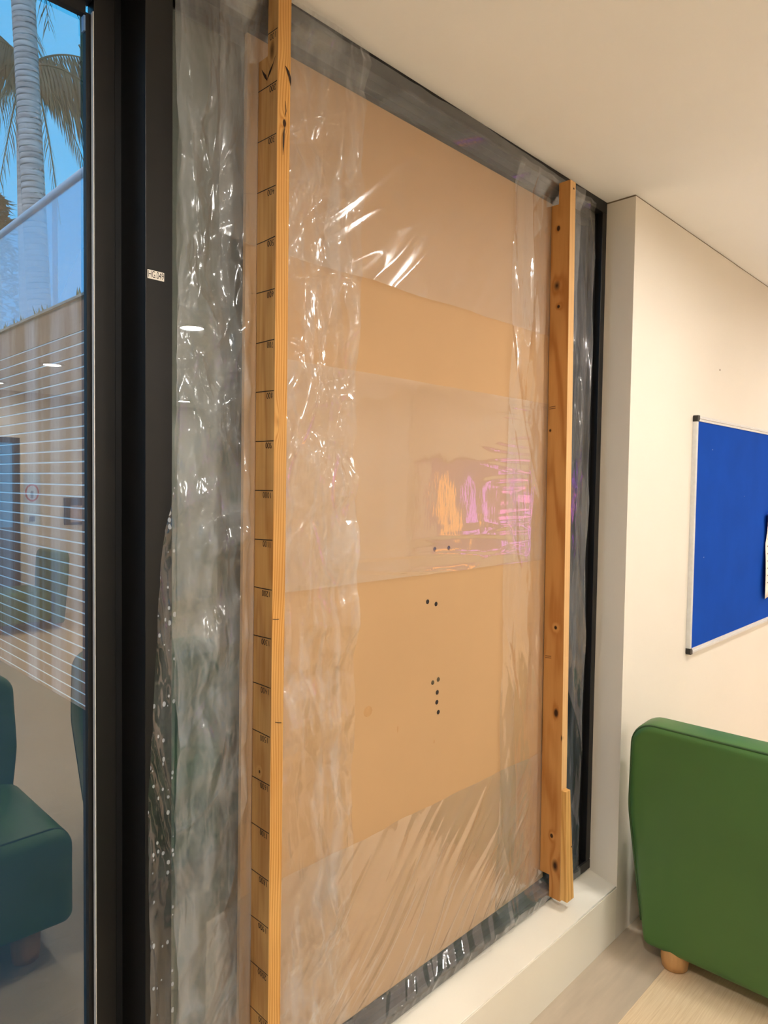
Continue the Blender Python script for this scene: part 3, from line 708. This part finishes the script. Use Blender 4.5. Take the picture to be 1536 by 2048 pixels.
def make_chair(label):
    """faces +x; origin on the floor under the back panel's rear face"""
    root = empty('lounge_chair', (0, 0, 0), label, 'chair', 'green lounge chairs')
    hw = 0.335
    ol = rounded_outline([(-hw + .055, .052), (hw - .055, .052), (hw, .52), (hw - .012, .815), (-hw + .012, .815), (-hw, .52)], [.02, .02, .5, .075, .075, .5])
    b = slab(ol, 0.13, 0.030, 0.006, (0, .45))
    LX = lambda x, z: x + 0.075 - (z - 0.05)*0.055
    b.v = [(LX(x, z), y, z) for x, y, z in b.v]
    back = obj('backrest', b, M['green'], root, smooth=True)
    top = [(y, z) for y, z in ol if z > 0.075]
    top.sort(key=lambda p: (math.atan2(p[1] - .45, p[0]) + math.pi/2) % (2*math.pi))
    obj('piping', MB().tube([(LX(-0.052, z), y*0.985, z - 0.006) for y, z in top], 0.0042, 8), M['greenpipe'], back, smooth=True)
    so = rounded_outline([(-.325, .10), (.325, .10), (.325, .42), (-.325, .42)], [.03, .03, .07, .07])
    s = slab(so, 0.56, 0.05, 0.012, (0, .26)); s.v = [(x + 0.43, y, z) for x, y, z in s.v]
    seat = obj('seat', s, M['green'], root, smooth=True)
    obj('piping', MB().tube([(0.43 + .232, y*0.985, z) for y, z in so] + [(0.43 + .232, so[0][0]*.985, so[0][1])], 0.0045, 8), M['greenpipe'], seat, smooth=True)
    for fx_ in (0.055, 0.64):
        for fy_ in (-0.185, 0.185):
            obj('foot', MB().lathe([(.034, 0), (.040, .004), (.044, .030), (.045, .112)], (fx_, fy_, 0), 20), M['footwood'], root, smooth=True)
    return root
ch = make_chair('green vinyl lounge chair standing against the cream wall')
def place(o, x, y, rz): o.location = (x, y, 0); o.rotation_euler = (0, 0, rz)
place(ch, 1.402, -0.447, math.radians(2.5))
for (x, y, a, lb) in [(-0.25, -1.62, 90, 'green lounge chair facing the glass, nearer of the pair reflected in the door'),
                      (0.70, -1.72, 90, 'green lounge chair facing the glass, right of the reflected pair'),
                      (2.02, -6.45, 180, 'small distant green lounge chair reflected in the door glass')]:
    c = copy_tree(ch); c['label'] = lb; place(c, x, y, math.radians(a))

# =================================================================== LIGHTS IN THE ROOM
def downlight(x, y, label):
    r = empty('ceiling_downlight', (x, y, H), label, 'light', 'round ceiling downlights')
    obj('trim_ring', MB().lathe([(.072, -.0005), (.098, -.0005), (.098, -.006), (.090, -.010), (.074, -.010), (.072, -.004)], (x, y, H), 32, cap=False), M['white'], r, smooth=False)
    obj('lens', MB().lathe([(.0715, -.001), (.071, -.003), (.055, -.0036), (.030, -.004), (.005, -.0042)], (x, y, H), 28), M['lamp'], r, smooth=True)
    return r
LIGHTS = {(1.45, -1.00): 'round downlight above the chair by the pinboard', (1.47, -2.68): 'round downlight glinting in the hazy film beside the post',
          (1.40, -4.80): 'round downlight glinting in the door glass', (1.42, -6.40): 'added round downlight just inside the far glazed door',
          (-0.60, -1.00): 'round downlight above the black mullion side of the glazed door', (-0.60, -2.68): 'round downlight behind the camera over the chairs',
          (-0.60, -4.80): 'round downlight in the middle of the left row', (-0.60, -6.40): 'added round downlight at the far end of the left row',
          (3.50, -1.00): 'round downlight in the corner by the pinboard and end wall', (3.50, -2.68): 'round downlight in front of the television',
          (3.50, -4.80): 'round downlight beside the white pillar', (3.50, -6.40): 'added round downlight in the far corner of the end wall'}
for (lx, ly), lb in LIGHTS.items(): downlight(lx, ly, lb)  # far row is added, unseen, to raise bounce light on the ceiling

# =================================================================== TELEVISION, PILLAR, FAR DOOR, SIGN
tv = empty('television', (ROOM_R, -2.62, 0.95), 'wall mounted television with a purple picture, mirrored in the middle film', 'television')
ty0, ty1, tz0, tz1 = -3.36, -1.88, 0.92, 1.80
box('bezel', ROOM_R - .045, ROOM_R - .002, ty0, ty1, tz0, tz1, M['black'], tv, bevel=.004)
def scr(name, poly, colr, st, lay): 
    m = MB().prism([(y, z) for y, z in poly], 'x', ROOM_R - .046 - lay*.0008, ROOM_R - .0455 - lay*.0008)
    obj(name, m, emit(name + '_light', colr, st), tv)
scr('screen', [(ty0+.02, tz0+.02), (ty1-.02, tz0+.02), (ty1-.02, tz1-.02), (ty0+.02, tz1-.02)], (.30, .18, .36), 1.3, 0)
scr('screen_left_block', [(-3.33, .95), (-3.12, .95), (-3.12, 1.76), (-3.33, 1.76)], (.70, .56, .48), 1.3, 1)
scr('screen_orange_shape', [(-3.02, 1.60), (-2.94, 1.70), (-2.87, 1.45), (-2.86, 1.25), (-2.72, 1.02), (-2.84, 1.02), (-2.97, 1.2), (-3.04, 1.4)], (1.0, .42, .12), 3.6, 1)
for i, (a, b, c, d) in enumerate([(-2.68, -2.58, 1.2, 1.62), (-2.45, -2.28, 1.55, 1.62), (-2.43, -2.26, 1.66, 1.70), (-2.42, -2.10, 1.25, 1.42), (-2.40, -2.05, 1.02, 1.12)]):
    scr('screen_violet_block', [(a, c), (b, c), (b, d), (a, d)], (.78, .25, 1.0) if i != 3 else (1.0, .25, .8), 3.4, 1)
pl_ = box('wall_pillar', ROOM_R - 0.10, ROOM_R, -3.95, -3.52, 0, H, M['white'], loc=(ROOM_R, -3.7, 0)); set_props(pl_, kind='structure', label='white pillar beside the television')
d2 = empty('door_2', (1.17, ROOM_B, 0), 'far glazed door letting in blue daylight', kind='structure')
box('frame_head', 0.5, 1.84, ROOM_B - .08, ROOM_B - .02, 1.99, 2.05, M['frame'], d2)
for a, b in ((0.5, .56), (1.14, 1.20), (1.78, 1.84)): box('stile', a, b, ROOM_B - .08, ROOM_B - .02, 0, 1.99, M['frame'], d2)
box('bottom_rail', .56, 1.78, ROOM_B - .08, ROOM_B - .02, 0, .08, M['frame'], d2)
box('door_pane', .56, 1.14, ROOM_B - .052, ROOM_B - .051, .08, 1.99, M['bglass'], d2)
box('door_pane', 1.20, 1.78, ROOM_B - .052, ROOM_B - .051, .08, 1.99, M['bglass'], d2)
sg = empty('wall_sign', (1.96, ROOM_B, 1.05), 'pale sign with a red ring on the far wall, seen mirrored in the door', 'sign')
box('panel', 1.87, 2.05, ROOM_B + .001, ROOM_B + .006, 1.05, 1.65, plain('sign_blue', srgb(205, 225, 240), .5, .02), sg)
rg = MB(); n = 28
rg.add([(1.96 + r*math.cos(2*math.pi*k/n), ROOM_B + .0075, 1.43 + 1.35*r*math.sin(2*math.pi*k/n)) for r in (.060, .075) for k in range(n)], [(k, (k+1) % n, n + (k+1) % n, n + k) for k in range(n)])
obj('red_ring', rg, plain('sign_red', srgb(190, 40, 45), .5, .02), sg)
sgm = plain('sign_grey', srgb(90, 110, 130), .5, .02)
box('symbol', 1.945, 1.975, ROOM_B + .0065, ROOM_B + .0075, 1.37, 1.45, sgm, sg)
box('caption_bar', 1.93, 1.99, ROOM_B + .0065, ROOM_B + .0075, 1.10, 1.16, sgm, sg)
pf = empty('picture_frame', (2.46, ROOM_B, 1.05), 'dark framed picture on the far wall, seen mirrored in the door', 'picture')
box('frame', 2.31, 2.62, ROOM_B + .001, ROOM_B + .02, 1.05, 1.37, M['cap'], pf, bevel=.003)
box('print', 2.38, 2.55, ROOM_B + .0202, ROOM_B + .0212, 1.08, 1.28, plain('picture_print', srgb(190, 165, 150), .6, .1, 20), pf)

# =================================================================== OUTSIDE
gd = box('ground', -12, 20, 0.30, 30, -0.30, -0.12, plain('paving', srgb(58, 60, 58), .8, .12, 2.0), loc=(0, 10, -.15)); set_props(gd, kind='structure', label='grey paving outside the glazed door')
gb = box('ground_back', -12, 20, -25, ROOM_B - .12, -0.30, -0.12, plain('paving_back', srgb(120, 118, 118), .8, .12, 2.0), loc=(0, -12, -.15)); set_props(gb, kind='structure', label='grey paving beyond the far door')
BX = 1.23; by0, by1 = 1.6, 9.5; CH = 0.0862
bw = empty('brick_wall', (BX, 3.0, -0.12), 'brown wall of long courses with pale joints, seen through the door glass', 'wall')
def brick_mat():
    m, nt, out = newmat('brown_courses'); p = N(nt, 'ShaderNodeBsdfPrincipled'); L(nt, p.outputs[0], out.inputs[0])
    v = coords(nt, (1, 3.2, 0.35)); f = noise(nt, v, 1.0, 5, 0.65, 0.3); g = noise(nt, coords(nt, (1, 1.1, 0.9)), 1.2, 2)
    c = mixc(nt, mth(nt, 'MULTIPLY', mth(nt, 'SUBTRACT', f, 0.42, clamp=True), 3.2, clamp=True), srgb(150, 96, 66), srgb(206, 176, 168))
    c = mixc(nt, mth(nt, 'MULTIPLY', mth(nt, 'SUBTRACT', g, 0.5, clamp=True), 2.0, clamp=True), c, srgb(158, 104, 74))
    L(nt, c, p.inputs['Base Color']); p.inputs['Roughness'].default_value = .85; return m
bmat = brick_mat(); mort = plain('pale_mortar', srgb(240, 236, 232), .8, .03)
box('mortar_core', BX + .0005, BX + .20, by0, by1, -0.12, 2.90, mort, bw)
ztop = 2.662
nc = int((ztop + 0.12)/CH) + 1
cm = MB().box(BX - .0035, BX + .10, by0 - .003, by1, 0, CH - .0135)
first = None
for k in range(nc):
    z = ztop - (k + 1)*CH + .012
    if first is None:
        first = obj('brick_course', MB().box(BX - .0035, BX + .10, by0 - .003, by1, z, z + CH - .0125), bmat, bw)
    else:
        o = first.copy(); col.objects.link(o); o.parent = bw; o.location = (0, 0, -k*CH)
box('fascia_course', BX - .006, BX + .21, by0 - .005, by1, ztop + .012, 2.905, bmat, bw)
box('coping', BX - .03, BX + .23, by0 - .02, by1, 2.905, 2.925, plain('coping_grey', srgb(150, 132, 118), .8, .15, 8), bw)
# moss tufts on the coping
M['moss'] = plain('moss', srgb(120, 112, 62), .9, .2, 30)
for k in range(9):
    y = 2.2 + k*0.62 + random.uniform(-.2, .2); m = MB()
    for j in range(26):
        a = random.uniform(0, 6.28); h = random.uniform(.03, .09); p = Vector((BX + .03 + random.uniform(-.05, .05), y + random.uniform(-.12, .12), 2.925))
        q = p + Vector((.03*math.cos(a), .03*math.sin(a), h)); w = Vector((-math.sin(a), math.cos(a), 0))*.008
        m.add([p - w, p + w, q], [(0, 1, 2)])
    obj('moss_tuft', m, M['moss'], bw)
# translucent screen above the wall
sc = empty('translucent_screen', (BX + .1, 5.0, 2.93), 'milky translucent screen standing above the brown wall outside', 'screen')
box('sheet', BX + .098, BX + .104, 2.4, 9.4, 2.93, 3.90, glass_mat('milky_sheet', tint=(.80, .88, .97, 1), refl=.03, haze=.30), sc)
obj('top_rail', MB().tube([(BX + .1, 2.4, 3.90), (BX + .1, 9.4, 3.90)], .032, 12), plain('rail_grey', srgb(190, 195, 205), .4, .03), sc, smooth=True)
for y in (2.5, 4.95, 7.4): obj('post', MB().tube([(BX + .15, y, 2.92), (BX + .15, y, 3.90)], .022, 10), plain('rail_grey', srgb(190, 195, 205), .4, .03), sc, smooth=True)
hs = box('backing_sheet', -0.245, 1.12, 0.185, 0.197, 0.10, H + 0.1, plain('backing_grey', srgb(92, 104, 100), .7, .04, 1.0), loc=(0.44, 0.19, 0.10)); set_props(hs, 'grey-green backing sheet added outside the window glass to hide the view', 'panel')  # added opaque backing that hides the outside seen through the film
ow = box('wall_sky_block', BX, 7.5, 1.30, 1.55, -0.12, 3.2, plain('slate_backdrop', srgb(64, 104, 136), .8, .1, 1.5), loc=(4, 1.4, 0)); set_props(ow, kind='structure', label='slate blue wall added outside the boarded window to block bright sky')  # added wall: keeps bright sky out of the strip right of the stud

# palm tree
M['trunk'] = None
def trunk_mat():
    m, nt, out = newmat('palm_bark'); p = N(nt, 'ShaderNodeBsdfPrincipled'); L(nt, p.outputs[0], out.inputs[0]); p.inputs['Roughness'].default_value = .9
    f = noise(nt, coords(nt, (2, 2, 14)), 1.6, 4, .6); c = ramp(nt, f, [(.3, srgb(150, 128, 122)), (.7, srgb(206, 188, 180))]); L(nt, c, p.inputs['Base Color']); return m
M['trunk'] = trunk_mat()
M['frond'] = plain('palm_leaf', srgb(62, 70, 40), .6, .25, 3.0)
M['frondd'] = plain('palm_leaf_dry', srgb(92, 84, 52), .7, .25, 3.0)
pm = empty('palm_tree', (2.75, 9.0, -0.12), 'tall palm with ringed pale trunk beyond the brown wall', 'palm tree')
prof = []; pts = []; rs = []
z = -0.12
while z < 9.6:
    for dz, k in ((0, 1.0), (.055, 0.985), (.062, .95), (.07, 1.0)):
        pts.append((2.46 + (8.0 - z)*0.045 if z < 8 else 2.46, 9.0, z + dz)); rs.append((0.148 + .012*max(0, (5.5 - z))/5)*k)
    z += .075 + random.uniform(-.008, .008)
obj('trunk', MB().tube(pts, rs, 20), M['trunk'], pm, smooth=True)
def frond(p0, p1, p2, nl, ll, droop, mat, parent, spread=0.35, w=0.036):
    nl = int(nl*0.72)
    """feather frond: rachis = quadratic curve, leaflets hang on both sides"""
    p0, p1, p2 = Vector(p0), Vector(p1), Vector(p2); m = MB()
    P = lambda t: p0*(1-t)**2 + p1*2*t*(1-t) + p2*t*t
    m.tube([P(t) for t in np.linspace(0, 1, 14)], [0.022*(1 - .8*t) for t in np.linspace(0, 1, 14)], 6)
    for i in range(nl):
        t = 0.06 + 0.93*i/nl; p = P(t); tg = (P(min(1, t + .02)) - P(t - .02)).normalized()
        side = tg.cross(Vector((0, 0, 1))).normalized()
        for s in (-1, 1):
            ln = ll*(0.45 + 0.9*math.sin(math.pi*min(1, .15 + .8*t)))*random.uniform(.8, 1.05)
            d = (side*s*spread*random.uniform(.6, 1.3) + tg*0.45 + Vector((0, 0, -droop*random.uniform(.8, 1.2)))).normalized()
            a = p; b = p + d*ln*.5; c = p + (d + Vector((0, 0, -.25))).normalized()*ln
            n_ = tg*w*0.5*random.uniform(.7, 1.2)
            m.add([a - n_*.6, a + n_*.6, b + n_, b - n_, c], [(0, 1, 2, 3), (3, 2, 4)])
    return obj('frond', m, mat, parent)
# crown of the tall palm (above the door head) and a lower palm behind it
for k in range(8):
    a = k*0.785 + .3; d = Vector((math.cos(a), math.sin(a), 0))
    h = Vector((2.40, 9.0, 9.6)); frond(h, h + d*1.3 + Vector((0, 0, .7)), h + d*2.6 + Vector((0, 0, -.5)), 40, .55, .6, M['frond'], pm)
p2 = empty('palm_tree', (2.9, 10.3, -0.12), 'shorter palm with drooping feather fronds behind the ringed trunk', 'palm tree')
obj('trunk', MB().tube([(2.95, 10.3, -.12), (2.92, 10.3, 4), (2.88, 10.3, 7.7)], [.13, .12, .11], 14), M['trunk'], p2, smooth=True)
hub = Vector((2.90, 10.2, 7.75))
for (d1, d2, n, ll, dr, mt) in [
    ((.5, -.1, .62), (1.35, -.2, .35), 46, .55, 1.2, 'frond'), ((.45, .1, .35), (1.25, -.2, -.55), 46, .60, 1.4, 'frond'),
    ((.5, -.2, .05), (1.15, -.4, -1.25), 44, .62, 1.0, 'frond'), ((.25, -.3, -.05), (.75, -.5, -1.6), 40, .45, .9, 'frondd'),
    ((-.35, -.2, .4), (-1.1, -.3, -.3), 44, .55, 1.3, 'frond'), ((-.35, -.2, .1), (-.9, -.3, -1.3), 44, .50, 1.0, 'frond'),
    ((-.2, -.3, -.2), (-.55, -.5, -2.1), 44, .45, .8, 'frondd'), ((-.35, .2, -.1), (-.75, .2, -2.3), 40, .40, .8, 'frondd'),
    ((.45, -.5, .25), (1.3, -.9, -.9), 40, .55, 1.3, 'frond'), ((.5, .4, .8), (1.5, .6, .1), 44, .6, 1.4, 'frond'), ((-.5, .1, .65), (-1.3, .1, .3), 44, .6, 1.4, 'frond'),
    ((-.3, -.5, .1), (-.8, -.9, -1.7), 44, .5, .9, 'frond'), ((.1, -.4, -.3), (.25, -.6, -2.4), 40, .4, .8, 'frondd'),
    ((.1, .3, .8), (.4, .8, 1.1), 40, .5, .9, 'frond'), ((-.2, .4, .6), (-.8, .9, .8), 40, .5, .9, 'frond')]:
    frond(hub, hub + Vector(d1), hub + Vector(d2), n, ll, dr, M[mt], p2)
# hanging flower stalk
m = MB(); s0 = Vector((3.62, 10.0, 9.6))
for k in range(160):
    t = random.random(); p = s0 + Vector((.05*math.sin(3*t) + random.gauss(0, .05), random.gauss(0, .05), -2.3*t)); a = random.uniform(0, 6.28)
    q = p + Vector((.10*math.cos(a), .10*math.sin(a), -.08)); m.add([p, p + Vector((.02, .0, .02)), q], [(0, 1, 2)])
m.tube([s0, s0 + Vector((.03, 0, -1.2)), s0 + Vector((.0, 0, -2.3))], [.05, .04, .02], 6)
obj('flower_stalk', m, M['frondd'], p2)
# far tree mass behind the milky screen
t3 = empty('dark_tree', (3.2, 13.0, -0.12), 'dark feathery tree behind the milky screen', 'tree')
m = MB()
for k in range(2600):
    h = random.random()**.8; r = (1.35*(1 - h) + .1)*math.sqrt(random.random()); a = random.uniform(0, 6.28)
    p = Vector((3.3 + r*math.cos(a), 13 + r*math.sin(a), 1.0 + 5.8*h)); b = random.uniform(0, 6.28); l = random.uniform(.12, .3)
    d = Vector((math.cos(b), math.sin(b), random.uniform(-.6, .1))).normalized()*l; w = d.cross(Vector((0, 0, 1))).normalized()*.035
    m.add([p - w, p + w, p + d], [(0, 1, 2)])
obj('foliage', m, plain('dark_leaf', srgb(44, 62, 50), .8, .2, 3), t3)
obj('trunk', MB().tube([(3.3, 13, -.12), (3.3, 13, 6.0)], [.14, .04], 10), M['trunk'], t3, smooth=True)
